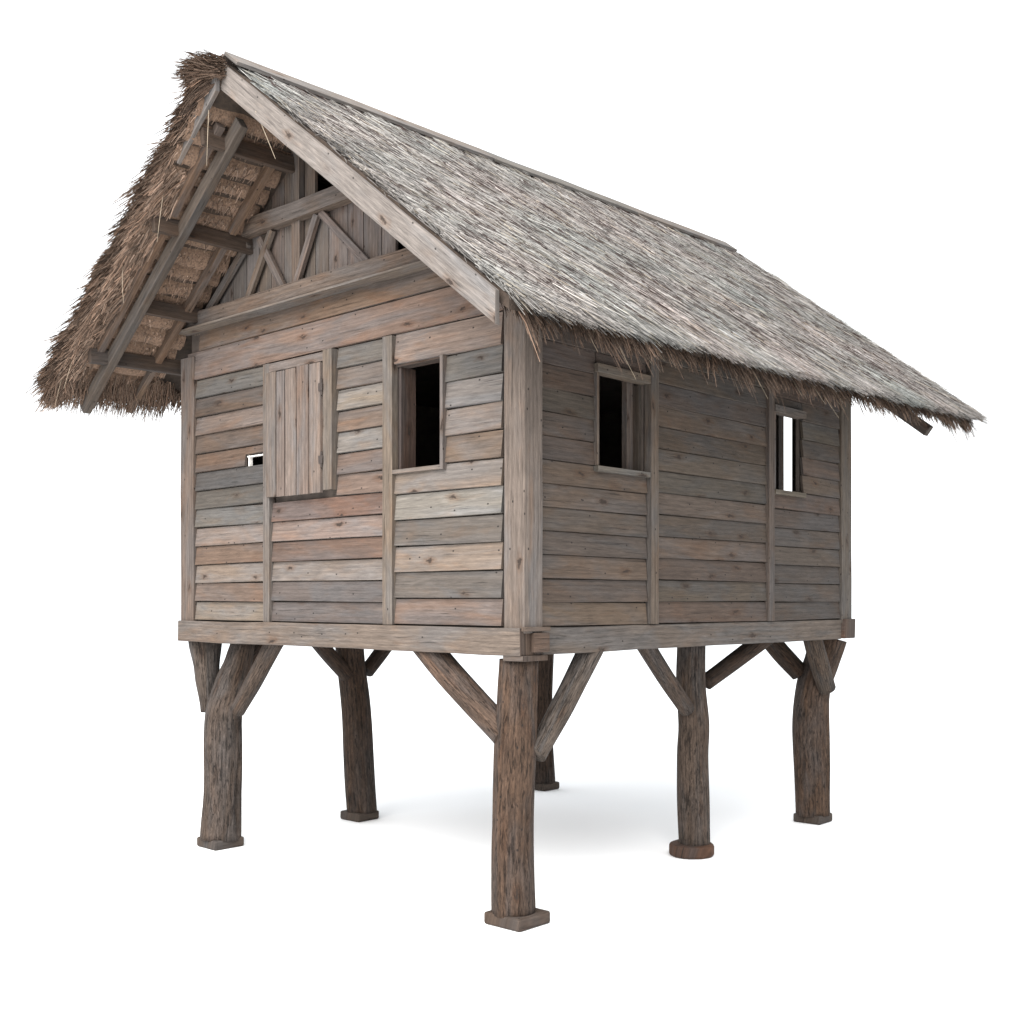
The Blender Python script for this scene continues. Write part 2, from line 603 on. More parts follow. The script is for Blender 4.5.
for (a, b, z0, z1), post in ((win_a, True), (win_b, False)):
    f = MB()
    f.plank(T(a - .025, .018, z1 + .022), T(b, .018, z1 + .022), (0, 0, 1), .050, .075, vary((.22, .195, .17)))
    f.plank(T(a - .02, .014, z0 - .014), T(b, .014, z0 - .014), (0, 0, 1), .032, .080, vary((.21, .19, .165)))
    f.plank(T(a - .006, .006, z0 + .003), T(a - .006, .006, z1 - .004), T(1, 0, 0) - T(0, 0, 0), .022, .07, vary((.19, .165, .145)))
    if post:
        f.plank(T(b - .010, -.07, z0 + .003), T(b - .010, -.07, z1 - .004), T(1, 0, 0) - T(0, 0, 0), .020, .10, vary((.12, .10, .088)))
        f.plank(T(b - .045, -.085, z0 - .02), T(b - .045, -.085, z1 + .02), T(1, 0, 0) - T(0, 0, 0), .075, .04, vary((.20, .175, .155)))
    else:
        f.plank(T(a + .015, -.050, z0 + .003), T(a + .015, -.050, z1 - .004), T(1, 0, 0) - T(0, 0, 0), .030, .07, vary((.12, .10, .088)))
    f.build('window_frame', M_BEAM, w_side, bevel=.002)

# ---- far gable wall and the long wall on the hidden side
T = wall_frame('back')
win_c = (.440, .560, 2.45, 3.35)
mb = MB()
z = Z0
while z < 3.66:
    lay_row(mb, T, .13, WID - .13, z, z + .140, vary(random.choice([PALE, TAN, GREY, BROWN]), .1), [win_c])
    z += .140
w_back = mb.build('wall', M_SIDING, house)
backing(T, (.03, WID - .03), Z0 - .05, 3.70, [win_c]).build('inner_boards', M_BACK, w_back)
f = MB()
f.plank(T(.424, .01, 2.43), T(.424, .01, 3.36), T(1, 0, 0) - T(0, 0, 0), .030, .08, vary(BROWN))
f.plank(T(.576, .01, 2.43), T(.576, .01, 3.36), T(1, 0, 0) - T(0, 0, 0), .030, .08, vary(BROWN))
f.plank(T(.441, .01, 2.436), T(.559, .01, 2.436), (0, 0, 1), .024, .08, vary(BROWN))
f.build('window_frame', M_BEAM, w_back)
T = wall_frame('far')
mb = MB()
z = Z0
while z < 3.46:
    for (a, b) in bays:
        lay_row(mb, T, a, b, z, z + .140, vary(random.choice([PALE, TAN, GREY, BROWN]), .1), [])
    z += .140
w_far = mb.build('wall', M_SIDING, house)
backing(T, (.06, LEN - .06), Z0 - .05, 3.50, []).build('inner_boards', M_BACK, w_far)
for x in (1.173, 2.575):
    MB().plank(T(x, .022, Z0 + .002), T(x, .022, 3.50), T(1, 0, 0) - T(0, 0, 0), .08, .055, vary(TAN)).build('batten', M_BEAM, w_far, bevel=.003)

# ---- corner posts, floor and sill beams
for (x0, x1, y0, y1, z1, c) in ((-.035, .114, -.056, .098, 3.52, (.255, .235, .215)),
                                (-.040, .10, WID - .128, WID + .040, 3.52, (.22, .185, .16)),
                                (LEN - .125, LEN + .040, -.038, .10, 3.52, (.175, .155, .14)),
                                (LEN - .11, LEN + .04, WID - .11, WID + .04, 3.52, (.2, .18, .16))):
    MB().box((x0, y0, Z0 - .03), (x1, y1, z1), vary(c, .03), grain=2, jit=.002).build('corner_post', M_BEAM, house, bevel=.006)
MB().box((.04, .04, 3.455), (LEN - .04, WID - .04, 3.475), BROWN).build('ceiling', M_BACK, house)  # ceiling added to keep the room behind the windows dark
MB().box((.125, .06, 1.50), (LEN - .125, WID - .06, 1.575), BROWN).build('floor', M_BACK, house)
ENDG = (.130, .100, .082)
b = MB()
b.plank((.030, -.050, 1.524), (.030, WID + .045, 1.524), (0, 0, 1), .150, .185, (.240, .212, .188), jit=.003, end=ENDG)
b2 = MB().box((.020, -.078, 1.466), (.150, -.0535, 1.572), (.150, .112, .090), grain=0, end=ENDG)
sill = b.build('sill_beam', M_BEAM, house, bevel=.006)
MB().box((-.055, -.062, 1.418), (.150, .085, 1.4475), (.20, .165, .14), grain=1, end=ENDG).build('packing_block', M_BEAM, sill, bevel=.003)
MB().plank((LEN - .03, -.062, 1.524), (LEN - .03, WID + .045, 1.524), (0, 0, 1), .150, .17, (.17, .12, .095), jit=.003, end=ENDG).build('sill_beam', M_BEAM, house, bevel=.006)
MB().plank((.128, .035, 1.524), (LEN - .12, .035, 1.524), (0, 0, 1), .150, .13, (.190, .172, .155), jit=.003).build('sill_beam', M_BEAM, house, bevel=.006)
MB().plank((.128, WID - .035, 1.524), (LEN - .12, WID - .035, 1.524), (0, 0, 1), .150, .13, (.19, .17, .15), jit=.003).build('sill_beam', M_BEAM, house, bevel=.006)
for x in (.75, 1.5, 2.25, 3.0):
    MB().plank((x, .102, 1.472), (x, WID - .102, 1.472), (0, 0, 1), .045, .09, vary(BROWN), jit=.003).build('floor_joist', M_BEAM, house)

b2.build('corner_cap', M_BEAM, sill, bevel=.004)
MB().box((-.058, -.080, 1.580), (.155, -.0535, 1.6035), (.20, .165, .14), grain=0).build('corner_cap', M_BEAM, sill, bevel=.003)

# ---------------------------------------------------------------- stilts: crooked log posts with braces and feet
R_ = Vector((.677, -.736, 0))       # sideways across the near corner
GR = -.04                           # ground in hut coordinates
LOGC = (.135, .094, .069)
LOGD = (.098, .070, .053)
LOGG = (.142, .114, .095)


def stilt(foot, sway, r, tint, plate, cracks=(), seed=1.0, rough=.05, top=1.447):
    """sway: list of (height fraction, sideways shift, radius factor)"""
    fx, fy = foot
    path, rad = [], []
    for (t, s, k) in sway:
        p = Vector((fx, fy, 0)) + R_ * s
        p.z = GR + .06 + (top - GR - .06) * t
        path.append(p)
        rad.append(r * k)
    o = MB().log(path, rad, tint, sides=64, step=.04, rough=rough, cracks=cracks, seed=seed).build('stilt', M_LOG, house, smooth=True)
    pm = MB()
    ang = math.radians(plate.get('turn', 0))
    hw = plate['size'] / 2
    h = plate.get('h', .07)
    n = 24 if plate.get('round') else 4
    ring = []
    for k in range(n):
        a = ang + math.pi / 4 + 2 * math.pi * k / n
        rr = hw if n > 4 else hw * math.sqrt(2)
        ring.append(Vector((fx + math.cos(a) * rr * random.uniform(.97, 1.03), fy + math.sin(a) * rr * random.uniform(.97, 1.03), GR + .001)))
    pm.prism(ring, (0, 0, h), plate['c'], grain=(1, 0, 0))
    pm.build('base_plate', M_BEAM, o, bevel=.014 if n == 4 else .018)
    return o


def brace(parent, a, b, r0, r1, tint, seed, bow=.006):
    a, b = Vector(a), Vector(b)
    m = (a + b) / 2 + Vector((0, 0, -bow))
    return MB().log([a, m, b], [r0, (r0 + r1) / 2 * 1.03, r1], tint, sides=26, step=.05, rough=.05, seed=seed).build('brace', M_LOG, parent, smooth=True)


s = stilt((.075, .095), [(0, -.02, 1.02), (.3, -.025, 1.0), (.6, -.015, 1.0), (.85, .0, .94), (1, .01, .90)], .118, LOGC,
          dict(size=.265, c=(.135, .105, .085)), cracks=((3.5, .3, .09, .018, .25, .6), (4.3, .4, .08, .016, .05, .5), (2.9, .4, .08, .016, .4, .95)), seed=3.1, rough=.035, top=1.42)
brace(s, (.05, .83, 1.50), (.030, .140, 1.00), .080, .080, (.165, .125, .10), 21)
brace(s, (.70, .05, 1.50), (.125, .005, .895), .076, .058, (.175, .155, .138), 22)
s = stilt((.11, 3.05), [(0, 0, 1.06), (.25, .015, 1.0), (.5, .02, 1.0), (.65, .03, .98), (.78, .075, .88), (.9, .13, .70), (1, .165, .60)], .137, LOGG,
          dict(size=.25, c=(.14, .12, .105)), cracks=((4.72, .6, .10, .055, .01, .80), (3.9, .3, .10, .012, .1, .7)), seed=8.4)
brace(s, (.13, 3.275, 1.46), (.09, 3.175, .93), .120, .055, (.150, .130, .115), 23, bow=-.02)
brace(s, (.10, 2.34, 1.50), (.10, 2.82, .96), .066, .055, LOGG, 24)
brace(s, (.55, 3.10, 1.49), (.18, 3.08, 1.15), .075, .065, LOGD, 25)
s = stilt((1.47, 3.11), [(0, .02, 1.0), (.3, -.01, 1.0), (.6, -.03, .98), (.85, -.07, .95), (1, -.09, .95)], .122, LOGD,
          dict(size=.235, c=(.125, .108, .095)), seed=5.7, rough=.04)
brace(s, (.98, 3.14, 1.50), (1.35, 3.12, 1.14), .060, .06, LOGD, 26)
brace(s, (1.90, 3.14, 1.49), (1.55, 3.12, 1.16), .060, .06, LOGD, 27)
s = stilt((3.62, 2.99), [(0, 0, 1.05), (.5, -.02, 1.0), (1, .0, 1.0)], .105, LOGD, dict(size=.22, c=(.12, .10, .085)), seed=9.9, cracks=((4.4, .3, .15, .02, .0, .9),))
s = stilt((2.18, .36), [(0, .02, 1.0), (.2, .015, 1.02), (.45, .005, 1.0), (.6, .012, 1.0), (.8, -.005, .95), (1, .0, .90)], .108, LOGG,
          dict(size=.315, c=(.150, .092, .066), round=True, h=.085), cracks=((4.2, .5, .2, .012, .3, .55),), seed=2.2, rough=.035)
brace(s, (1.22, .08, 1.50), (2.03, .30, 1.00), .058, .055, LOGG, 28)
brace(s, (2.86, .14, 1.49), (2.30, .32, 1.17), .062, .060, LOGD, 29, bow=.0)
s = stilt((3.88, .33), [(0, .0, 1.0), (.25, -.01, 1.02), (.5, -.02, 1.05), (.72, .01, 1.0), (.86, .07, .98), (1, .12, 1.05)], .135, LOGC,
          dict(size=.235, c=(.12, .098, .083)), cracks=((4.3, .4, .14, .018, .05, .6),), seed=6.6, rough=.06)
brace(s, (3.42, .10, 1.49), (3.82, .18, 1.05), .072, .070, (.135, .110, .090), 30)
brace(s, (3.60, .62, 1.49), (3.83, .42, 1.16), .075, .075, LOGD, 31)

# ---------------------------------------------------------------- gable truss and upright boards
def under(y):
    return roof_z(y) - .15


T = wall_frame('front')
g = MB()
y = .30
while y < 3.22:
    w = random.uniform(.13, .19)
    y1 = min(y + w, 3.24)
    t0, t1 = under(y) + .05, under(y1) + .05
    gc = vary(random.choice([(.23, .20, .18), (.26, .235, .215), (.20, .165, .14), (.21, .20, .19)]), .08)
    poly = [T(y + .004, -.010, 3.68), T(y1 - .004, -.010, 3.68), T(y1 - .004, -.010, t1), T(y + .004, -.010, t0)]
    if y < RY < y1:
        poly.insert(3, T(RY, -.010, under(RY) + .05))
    if 1.30 < (y + y1) / 2 < 1.84:      # missing board ends: a dark gap below the rafters
        poly = [T(y + .004, -.010, 3.68), T(y1 - .004, -.010, 3.68), T(y1 - .004, -.010, 4.33), T(y + .004, -.010, 4.33)]
    if y < .90 < y1:
        y = y1
        continue
    g.prism(poly, T(0, -.022, 0) - T(0, 0, 0), gc)
    y = y1
gable = g.build('gable_boarding', M_SIDING, house)
MB().plank(T(.30, .050, 3.750), T(3.28, .050, 3.750), (0, 0, 1), .125, .095, (.215, .180, .155), jit=.003).build('tie_beam', M_BEAM, gable, bevel=.005)
MB().plank(T(.40, .085, 3.684), T(3.26, .085, 3.684), (0, 0, 1), .014, .115, (.24, .215, .19), jit=.002).build('ledge_strip', M_BEAM, gable, bevel=.002)
MB().plank(T(.98, .040, 4.29), T(2.60, .040, 4.29), (0, 0, 1), .115, .075, (.215, .178, .15), jit=.003).build('collar_beam', M_BEAM, gable, bevel=.005)
MB().plank(T(1.96, .018, 4.35), T(1.96, .018, 4.80), T(1, 0, 0) - T(0, 0, 0), .085, .045, (.20, .175, .155)).build('king_post', M_BEAM, gable, bevel=.003)
MB().plank(T(1.96, .016, 3.813), T(1.96, .016, 4.232), T(1, 0, 0) - T(0, 0, 0), .085, .04, (.22, .185, .16)).build('king_post', M_BEAM, gable, bevel=.003)
for (ya, za, yb, zb) in ((2.50, 4.20, 2.98, 3.82), (2.22, 4.23, 2.50, 3.82), (2.36, 4.20, 2.10, 3.82), (1.74, 4.225, 1.96, 3.82), (1.70, 4.23, 1.24, 3.82)):
    MB().plank(T(ya, .030, za), T(yb, .030, zb), (0, 1, 0), .052, .03, vary((.225, .195, .175))).build('diagonal_strut', M_BEAM, gable, bevel=.002)
T = wall_frame('back')
g = MB()
for k in range(14):
    y, y1 = .30 + k * .21, .30 + (k + 1) * .21
    poly = [T(y + .003, -.01, 3.68), T(y1 - .003, -.01, 3.68), T(y1 - .003, -.01, under(y1) + .05), T(y + .003, -.01, under(y) + .05)]
    if y < RY < y1:
        poly.insert(3, T(RY, -.01, under(RY) + .05))
    g.prism(poly, T(0, -.022, 0) - T(0, 0, 0), vary(random.choice([GREY, TAN, PALE])))
gb = g.build('gable_boarding', M_SIDING, house)
MB().plank(T(.30, .050, 3.750), T(3.28, .050, 3.750), (0, 0, 1), .125, .095, (.215, .180, .155), jit=.003).build('tie_beam', M_BEAM, gb, bevel=.005)

# ---------------------------------------------------------------- roof timbers
SN, CS = RS / math.hypot(1, RS), 1 / math.hypot(1, RS)


def on_roof(x, d, side, dz=0.0):
    """point at slope distance d from the ridge; side -1 right, +1 left"""
    return Vector((x, RY + side * d * CS, RZ + sag(x) - d * SN + dz))


def rafter(x, d0, d1, side, drop, width, thick, tint, name, jit=.003, cut=0.0):
    a, b = on_roof(x, d0, side, -drop), on_roof(x, d1, side, -drop)
    return MB().plank(a, b, (0, 0, 1), width, thick, tint, jit=jit, cut_a=cut, cut_b=cut).build(name, M_BEAM, house, bevel=.004)


BARGE = (.305, .302, .300)
vert = RS
rafter(-.700, -.02, 2.87, -1, .100, .130, .034, BARGE, 'bargeboard', jit=.003, cut=-vert)
rafter(-.745, .0, .54, 1, .115, .125, .03, BARGE, 'bargeboard', jit=.003, cut=-vert)
rafter(3.93, .0, 2.84, -1, .165, .11, .034, (.18, .15, .13), 'bargeboard', cut=-vert)
rafter(4.02, .03, 2.75, 1, .19, .16, .034, (.18, .15, .13), 'bargeboard', cut=-vert)
rafter(-.540, .06, 2.57, 1, .275, .085, .060, (.155, .140, .125), 'rafter')
rafter(-.620, .20, .90, 1, .195, .055, .05, (.215, .155, .115), 'batten')
rafter(-.620, .98, 2.10, 1, .195, .055, .05, (.215, .155, .115), 'batten')
rafter(-.170, .30, .90, 1, .215, .055, .05, (.225, .160, .115), 'batten')
rafter(-.170, .98, 2.10, 1, .215, .055, .05, (.225, .160, .115), 'batten')
rafter(-.170, 2.14, 2.62, 1, .215, .050, .045, (.225, .165, .12), 'batten')
for side in (-1, 1):
    rafter(4.35, .16, 2.80, side, .285, .085, .065, (.15, .13, .115), 'rafter')
# purlins carry the thatch and stick out past the gable
for (d, side, x0) in ((.26, 1, -.72), (.94, 1, -.74), (1.60, 1, -.50), (2.10, 1, -.70), (.62, -1, -.04), (1.35, -1, -.04), (2.20, -1, -.04)):
    p = MB()
    p.plank(on_roof(x0, d, side, -.245), on_roof(4.88, d, side, -.245), (0, side * .1, 1), .105, .040, (.120, .095, .078), jit=.003)
    pu = p.build('purlin', M_BEAM, house, bevel=.004)
# plank along the ridge
rb = MB()
for (xa, xb) in ((-.70, 1.52), (1.53, 3.30), (3.31, 4.86)):
    rb.plank((xa, RY - .068, RZ + sag(xa) - .002), (xb, RY - .068, RZ + sag(xb) - .002), (0, -CS, -SN), .165, .024, vary((.31, .303, .297), .05), jit=.003)
    rb.plank((xa, RY + .068, RZ + sag(xa) - .002), (xb, RY + .068, RZ + sag(xb) - .002), (0, CS, -SN), .15, .024, vary((.27, .255, .24), .05), jit=.003)
rb.build('ridge_board', M_BEAM, house, bevel=.003)

# ---------------------------------------------------------------- thatch
X1 = 4.96


def slope_slab(side, x0, d1, th=.125):
    mb = MB()
    nx, nd = 60, 26
    grid = {}
    for lay, off in ((0, 0.0), (1, -th)):
        for i in range(nx + 1):
            for j in range(nd + 1):
                x = x0 + (X1 - x0) * i / nx
                d = d1 * j / nd
                w = .016 * noise.noise(Vector((x * 1.3, d * 1.3, side * 5 + lay))) + .008 * noise.noise(Vector((x * 5, d * 5, side * 5 + lay)))
                dd = d + (.05 * noise.noise(Vector((x * 1.7, side * 3, 0))) if j == nd else 0)
                tp = (1 - .45 * (d / d1) ** 2) * (1 - .75 * max(0.0, 1 - (X1 - x) / .5) ** 2)
                off = -th * tp * lay
                grid[lay, i, j] = len(mb.v)
                mb.v.append(on_roof(x, dd, side, off - .018 + w))
    t = (.05, .04, .03)
    for i in range(nx):
        for j in range(nd):
            for lay in (0, 1):
                q = [grid[lay, i, j], grid[lay, i + 1, j], grid[lay, i + 1, j + 1], grid[lay, i, j + 1]]
                if (lay == 0) == (side > 0):
                    q.reverse()
                mb.face(tuple(q), [(0, 0)] * 4, t)
        for j in (0, nd):
            mb.face((grid[0, i, j], grid[0, i + 1, j], grid[1, i + 1, j], grid[1, i, j]), [(0, 0)] * 4, t)
    for j in range(nd):
        for i in (0, nx):
            mb.face((grid[0, i, j], grid[0, i, j + 1], grid[1, i, j + 1], grid[1, i, j]), [(0, 0)] * 4, t)
    return mb


def rand(n, a, b):
    return rng.uniform(a, b, n)


def fbm(x, y, s, sd):
    return np.array([noise.noise(Vector((a * s, b * s, sd))) for a, b in zip(x, y)])


def roof_pts(x, d, side, dz):
    x, d, dz = np.broadcast_arrays(x, d, dz)
    return np.stack([x, RY + side * d * CS, RZ + sag(x) - d * SN + dz], axis=1)


def greys(x, d, n, sd=0.0, bright=1.0):
    """sun-bleached straw: grey with straw, pink and blue-grey tinges in patches"""
    base = np.stack([rand(n, .20, .44)] * 3, axis=1)
    k = rng.random(n)
    base[k < .17] *= .42
    base[k > .93] *= 1.35
    p1 = fbm(x, d, 1.6, sd + 1)[:, None]
    p2 = fbm(x, d, 2.3, sd + 7)[:, None]
    col = base * (np.array([1.0, .950, .900]) + p1 * np.array([.10, -.01, -.02]) + p2 * np.array([-.02, .01, .02]))
    straw = rng.random(n) < .10
    col[straw] *= np.array([1.06, .98, .84])
    return np.clip(col * bright * (1 + .22 * fbm(x, d, 1.0, sd + 3)[:, None]), .02, .6)


def browns(n, lo=.10, hi=.26, warm=1.0):
    b = np.stack([rand(n, lo, hi)] * 3, axis=1)
    k = rng.random(n)
    b[k < .2] *= .5
    b[k > .94] *= 1.6
    t = rand(n, 0, 1)[:, None]
    return b * (np.array([1.10, .70, .49]) * t + np.array([1.07, .78, .60]) * (1 - t)) * warm


def cover(st, n, x0, x1, d0, d1, side, lens, wid, skew, bright=1.0, colour=greys, lift=(.0, .035)):
    nc = max(1, n // 10)
    ci = rng.integers(0, nc, n)
    cx, cd = rand(nc, x0, x1), rand(nc, d0, d1)
    x = np.clip(cx[ci] + rng.normal(0, .022, n), x0, x1)
    d = np.clip(cd[ci] + rng.normal(0, .05, n), d0, d1)
    ln = rand(n, *lens)
    dwn = np.array([0, side * CS, -SN])
    nrm = np.array([0, side * SN, CS])
    sk = skew + rng.normal(0, .15, nc)[ci] + rng.normal(0, .09, n) + .22 * fbm(x, d, .9, 41 + side)
    # disordered near the verge
    mess = np.exp(-((x - x0) / .35) ** 2)
    sk = sk + rng.normal(0, .40, n) * mess
    cb = np.clip(rng.normal(1, .17, nc), .55, 1.5)[ci]
    cl = rand(nc, -.012, .016)[ci]
    D = dwn[None] * np.cos(sk)[:, None] + np.array([1, 0, 0])[None] * np.sin(sk)[:, None]
    D = D + nrm * rng.normal(.015, .03, n)[:, None]
    over = d + ln * np.cos(sk) - d1
    ln = np.where(over > .12, np.maximum(ln - over + .12, .05), ln)
    ov2 = x + ln * np.sin(sk) - (x1 + .05)
    ln = np.where(ov2 > 0, np.maximum(ln * .4, .05), ln)
    bk = x + ln * np.sin(sk) < x0 - .03
    ln = np.where(bk, np.minimum(ln, .08), ln)
    P = roof_pts(x, d, side, rand(n, *lift) - .010 + cl)
    st.add(P, D, nrm, ln, rand(n, *wid), colour(x, d, n, bright=bright) * cb[:, None], curl=.05)


# ---- right slope
DR = 2.98
core = slope_slab(-1, -.655, DR - .06).build('thatch', M_CORE, house)
label(core, 'sun-bleached grey thatch of the slope facing the viewer')
st = Straws()
cover(st, 60000, -.655, X1 - .02, .05, DR, -1, (.10, .32), (.004, .0095), .33)
cover(st, 15000, -.66, X1, .05, DR, -1, (.07, .20), (.004, .007), .28, bright=1.2, lift=(.02, .045))
n = 2800                      # short dark straws laid on top as painted shadow slits between stalks
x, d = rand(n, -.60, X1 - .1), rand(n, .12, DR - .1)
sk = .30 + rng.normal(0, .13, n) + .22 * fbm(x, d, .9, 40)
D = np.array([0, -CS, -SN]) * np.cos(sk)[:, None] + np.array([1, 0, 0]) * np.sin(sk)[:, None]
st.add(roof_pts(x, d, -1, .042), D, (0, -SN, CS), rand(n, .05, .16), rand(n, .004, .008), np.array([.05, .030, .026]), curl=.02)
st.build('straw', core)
# eave of the right slope: bleached tips above, brown butts hanging below
st = Straws()
n = 5200
x = rand(n, -.65, X1)
edge = .05 * fbm(x, x * 0, 1.7, 0) + .045 * fbm(x, x * 0, 5, 2)
nrm = np.array([0, -SN, CS])
sk = rng.normal(.40, .22, n)
D = np.array([0, -CS, -SN]) * np.cos(sk)[:, None] + np.array([1, 0, 0]) * np.sin(sk)[:, None]
d = DR - .20 + edge
st.add(roof_pts(x, d, -1, rand(n, -.03, .025)), D, nrm, rand(n, .14, .27), rand(n, .005, .010), greys(x, d, n, bright=1.05), droop=rand(n, .0, .15))
# brown butts in tufts under the bleached edge
n = 9000
nc = n // 14
ci = rng.integers(0, nc, n)
cx = rand(nc, -.62, X1 - .03)
x = np.clip(cx[ci] + rng.normal(0, .02, n), -.63, X1)
edge = .05 * fbm(x, x * 0, 1.7, 0) + .04 * fbm(x, x * 0, 6, 4)
sk = rng.normal(.15, .45, nc)[ci] + rng.normal(0, .18, n)
cl = np.clip(rng.normal(1, .4, nc), .35, 2.1)[ci]
D = np.array([0, -CS, -SN - .15]) * np.cos(sk)[:, None] + np.array([1, 0, 0]) * np.sin(sk)[:, None]
st.add(roof_pts(x, DR - .10 + edge, -1, rand(n, -.085, -.015)), D, nrm, rand(n, .045, .115) * cl, rand(n, .006, .012), browns(n, .07, .25) * rand(nc, .6, 1.3)[ci][:, None], droop=rand(n, .1, .8))
n = 2600
x = rand(n, -.60, X1 - .05)
sk = rng.normal(.2, .5, n)
D = np.array([0, -.35, -.9]) * np.cos(sk)[:, None] + np.array([1, 0, 0]) * np.sin(sk)[:, None]
st.add(roof_pts(x, rand(n, DR - .36, DR - .12), -1, -.085), D, nrm, rand(n, .03, .09), rand(n, .006, .010), browns(n, .07, .22), droop=.3)
n = 22
x = rand(n, -.6, X1)
sk = rng.normal(.5, .4, n)
D = np.array([0, -CS, -SN - .2]) * np.cos(sk)[:, None] + np.array([1, 0, 0]) * np.sin(sk)[:, None]
st.add(roof_pts(x, DR - .15, -1, rand(n, -.05, .02)), D, nrm, rand(n, .18, .32), rand(n, .004, .007), np.array([.40, .33, .24]), droop=rand(n, .1, .5))
st.build('eave_fringe', core)

# ---- left slope (its underside shows over the gable)
DL = 2.66
coreL = slope_slab(1, -.76, DL - .06).build('thatch', M_CORE, house)
label(coreL, 'brown ragged thatch of the slope whose underside shows over the gable')
st = Straws()
cover(st, 17000, -.80, X1, .0, DL, 1, (.25, .6), (.007, .013), .1, bright=.85)
st.build('straw', coreL)


def rolls(x0, x1, side, d_end, seed):
    """courses of tied thatch seen from below, straw ends lapping downwards"""
    mb = MB()
    st = Straws()
    d = .14
    k = 0
    while d < d_end:
        step = random.uniform(.115, .165)
        r = step * .41
        ns = max(3, int((x1 - x0) / .05))
        base = len(mb.v)
        for i in range(ns + 1):
            x = x0 + (x1 - x0) * i / ns
            rr = r * (1 + .28 * noise.noise(Vector((x * 5, k * 3.1, seed))))
            dd = d + .018 * noise.noise(Vector((x * 3, k * 1.7, seed + 4)))
            for j in range(7):
                a = math.pi * j / 6
                mb.v.append(on_roof(x, dd + step / 2 - rr * math.cos(a), side, -.125 - rr * .95 * math.sin(a)))
        for i in range(ns):
            for j in range(6):
                mb.face((base + i * 7 + j, base + i * 7 + j + 1, base + (i + 1) * 7 + j + 1, base + (i + 1) * 7 + j), [(0, 0)] * 4, (.05, .04, .03))
        m = int((x1 - x0) * 210)
        xs = rand(m, x0, x1)
        aa = rand(m, .5, 1.2)
        sk = rng.normal(0, .30, m)
        D = np.array([0, side * CS, -SN]) * np.cos(sk)[:, None] + np.array([1, 0, 0]) * np.sin(sk)[:, None]
        D = D + np.array([0, 0, -1]) * (.15 * np.cos(aa))[:, None]
        P = roof_pts(xs, d + step / 2 - r * np.cos(aa), side, -.125 - r * 1.0 * np.sin(aa))
        st.add(P, D, np.array([0, -side * SN, -CS]), rand(m, .045, .10), rand(m, .005, .010), browns(m, .14, .42), curl=.08)
        d += step
        k += 1
    return mb, st


for (x0, x1, side, core_o) in ((-.80, -.03, 1, coreL), (-.60, -.03, -1, core), (3.87, 4.93, 1, coreL), (3.87, 4.93, -1, core)):
    mb, st = rolls(x0, x1, side, 2.50, x0)
    mb.build('thatch_course', M_COURSE, core_o, smooth=True)
    st.build('course_straw', core_o)

# ragged verge over the gable
st = Straws()
nrm = np.array([0, SN, CS])
for (n, xr, dz, lens, outw, lo, hi) in ((3800, (-.80, -.62), (-.19, -.13), (.06, .125), .45, .15, .40),
                                        (3000, (-.80, -.73), (-.15, .0), (.07, .15), .62, .13, .34),
                                        (1800, (-.78, -.70), (-.03, .01), (.09, .18), .60, .14, .32)):
    nc = n // 9
    ci = rng.integers(0, nc, n)
    x = np.clip(rand(nc, *xr)[ci] + rng.normal(0, .012, n), xr[0], xr[1])
    d = np.clip(rand(nc, .62 if dz[0] < -.18 else .0, DL - .04)[ci] + rng.normal(0, .022, n), 0, DL - .02)
    o = np.clip(rng.normal(outw, .24, nc)[ci] + rng.normal(0, .10, n), .0, 1.05)
    D = np.array([0, CS, -SN]) * np.cos(o)[:, None] + np.array([-1, 0, 0]) * np.sin(o)[:, None]
    D = D + np.array([0, 0, 1]) * (rng.normal(-.15, .09, nc)[ci] + rng.normal(0, .04, n))[:, None]
    zc = rand(nc, *dz)[ci] + rng.normal(0, .01, n)
    cb = np.clip(rng.normal(1, .28, nc), .45, 1.7)[ci]
    st.add(roof_pts(x, d, 1, zc), D, nrm if dz[1] > -.1 else -nrm, rand(n, *lens) * np.clip(rng.normal(1, .2, nc), .6, 1.4)[ci], rand(n, .007, .013), browns(n, lo, hi) * cb[:, None], droop=rand(n, 0, .25), curl=.06)
# tuft at the peak
n = 900
x = rand(n, -.80, -.70)
o = rng.normal(.9, .4, n)
D = np.array([0, .75, -.25]) * np.cos(o)[:, None] + np.array([-1, 0, 0]) * np.sin(o)[:, None]
st.add(np.stack([x, RY + rand(n, -.06, .16), RZ + sag(-.7) + rand(n, -.12, .0)], axis=1), D, (0, .3, 1), rand(n, .08, .18), rand(n, .006, .010), browns(n, .12, .30), curl=.08)
st.build('verge_fringe', coreL)
# left eave
st = Straws()
n = 6500
x = rand(n, -.80, X1)
sk = rng.normal(-.1, .3, n)
D = np.array([0, CS, -SN - .2]) * np.cos(sk)[:, None] + np.array([1, 0, 0]) * np.sin(sk)[:, None]
st.add(roof_pts(x, DL - .14 + .04 * fbm(x, x * 0, 4, 9), 1, rand(n, -.15, .02)), D, nrm, rand(n, .06, .15), rand(n, .006, .012), browns(n, .13, .34), droop=rand(n, .1, .5))
n = 1500
x = rand(n, -.82, .1)
sk = rng.normal(-.2, .4, n)
D = np.array([0, .35, -.9]) * np.cos(sk)[:, None] + np.array([1, 0, 0]) * np.sin(sk)[:, None]
st.add(roof_pts(x, rand(n, DL - .30, DL - .08), 1, -.15), D, nrm, rand(n, .06, .16), rand(n, .005, .009), browns(n, .14, .34), droop=.3)
st.build('eave_fringe', coreL)
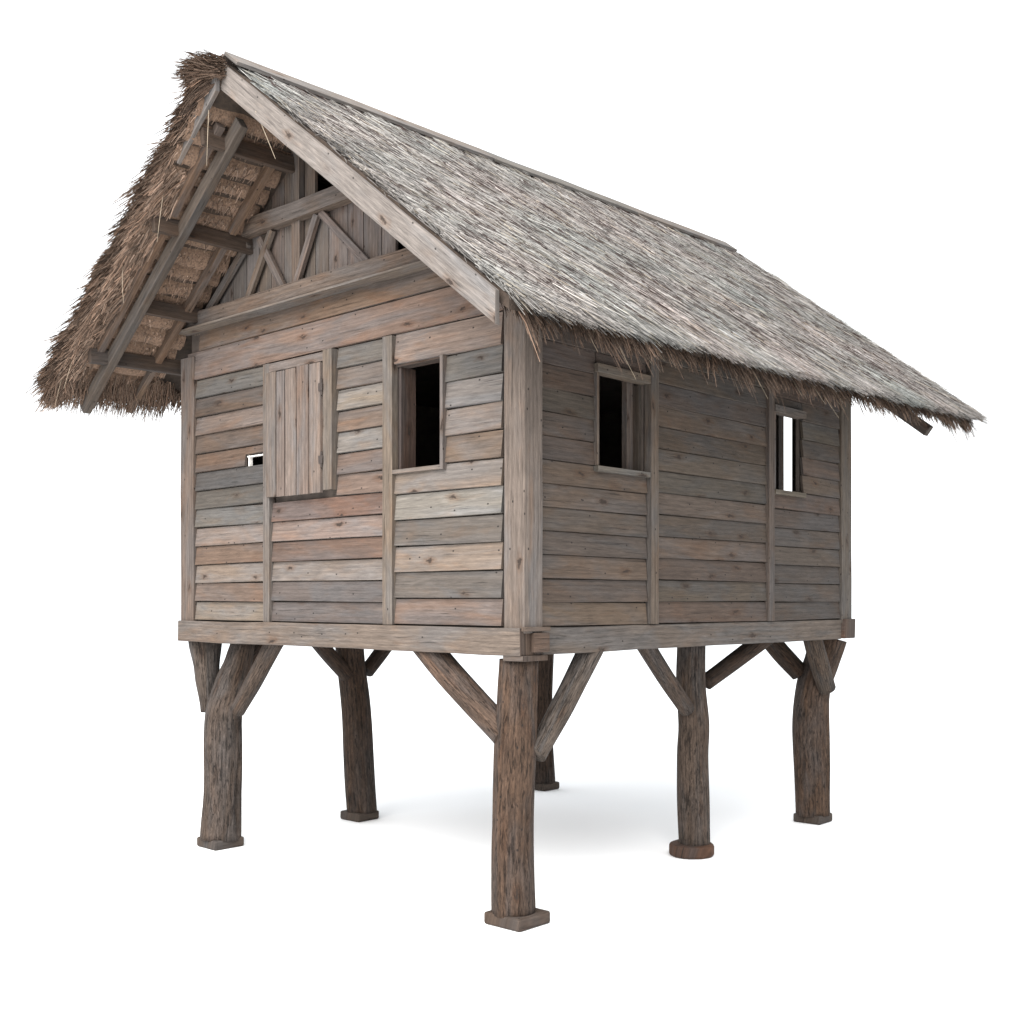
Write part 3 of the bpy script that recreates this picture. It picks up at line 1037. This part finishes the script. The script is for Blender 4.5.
# a few loose stalks hanging off the verge
for (xx, dd, sd, dv, ln) in ((-.74, .12, 1, (-.02, .06, -1), .34), (-.72, .45, -1, (.25, -.3, -.9), .26), (-.74, .75, 1, (-.15, .1, -1), .32),
                             (-.76, 1.35, 1, (-.1, .2, -1), .28), (-.76, 2.35, 1, (-.2, .35, -.8), .28), (-.76, 2.20, 1, (-.1, .3, -.9), .26)):
    st = Straws()
    st.add(np.array([tuple(on_roof(xx, dd, sd, -.13))]), np.array([dv], float), (1, 0, 0.01), np.array([ln]), .008, np.array([.50, .41, .31]), droop=.15, curl=.15, seg=4)
    st.build('loose_stalk', coreL if sd > 0 else core)

# ---------------------------------------------------------------- ground: white studio sweep
m, nt, bs = new_mat('white_floor')
bs.inputs['Base Color'].default_value = (.88, .89, .90, 1)
tc = N(nt, 'ShaderNodeTexCoord').outputs['Object']
nt.links.new(mixc(nt, remap(nt, noise_tex(nt, tc, 3, .5, 0, .8), .3, .7, 0, 1), (.90, .915, .93, 1), (.92, .93, .94, 1)), bs.inputs['Base Color'])
bs.inputs['Roughness'].default_value = .9
bs.inputs['Specular IOR Level'].default_value = .1
me = bpy.data.meshes.new('ground')
S = 400
me.from_pydata([(-S, -S, 0), (S, -S, 0), (S, S, 0), (-S, S, 0)], [], [(0, 1, 2, 3)])
me.materials.append(m)
gr = bpy.data.objects.new('ground', me)
COL.objects.link(gr)
gr['kind'] = 'structure'

# ---------------------------------------------------------------- light
w = bpy.data.worlds.new('World')
SC.world = w
w.use_nodes = True
bg = w.node_tree.nodes['Background']
bg.inputs[0].default_value = (.965, .985, 1.0, 1)
bg.inputs[1].default_value = 1.65


def softbox(name, loc, target, size, power, col):
    l = bpy.data.lights.new(name, 'AREA')
    l.shape = 'DISK'
    l.size = size
    l.energy = power
    l.color = col
    o = bpy.data.objects.new(name, l)
    COL.objects.link(o)
    o.location = loc
    o.rotation_euler = (Vector(target) - Vector(loc)).to_track_quat('-Z', 'Y').to_euler()
    return o


tgt = Vector((1.9, 1.7, 2.4))
dirv = Vector((-.78, -.30, .62)).normalized()
softbox('softbox_lamp', tgt + dirv * 16, tgt, 17, 7700, (1.0, .965, .93))

# ---------------------------------------------------------------- camera
cam = bpy.data.cameras.new('camera')
cam.sensor_width = 36
cam.lens = 1161 / 1024 * 36
cam.shift_y = 88 / 1024
cam.clip_end = 2000
co = bpy.data.objects.new('camera', cam)
COL.objects.link(co)
co.location = (-4.67, -4.229, 1.79)
co.rotation_euler = (math.radians(90), 0, math.atan2(-.736, .677))
SC.camera = co
SC.view_settings.view_transform = 'Standard'
SC.view_settings.look = 'None'
SC.view_settings.exposure = 0
SC.view_settings.gamma = 1
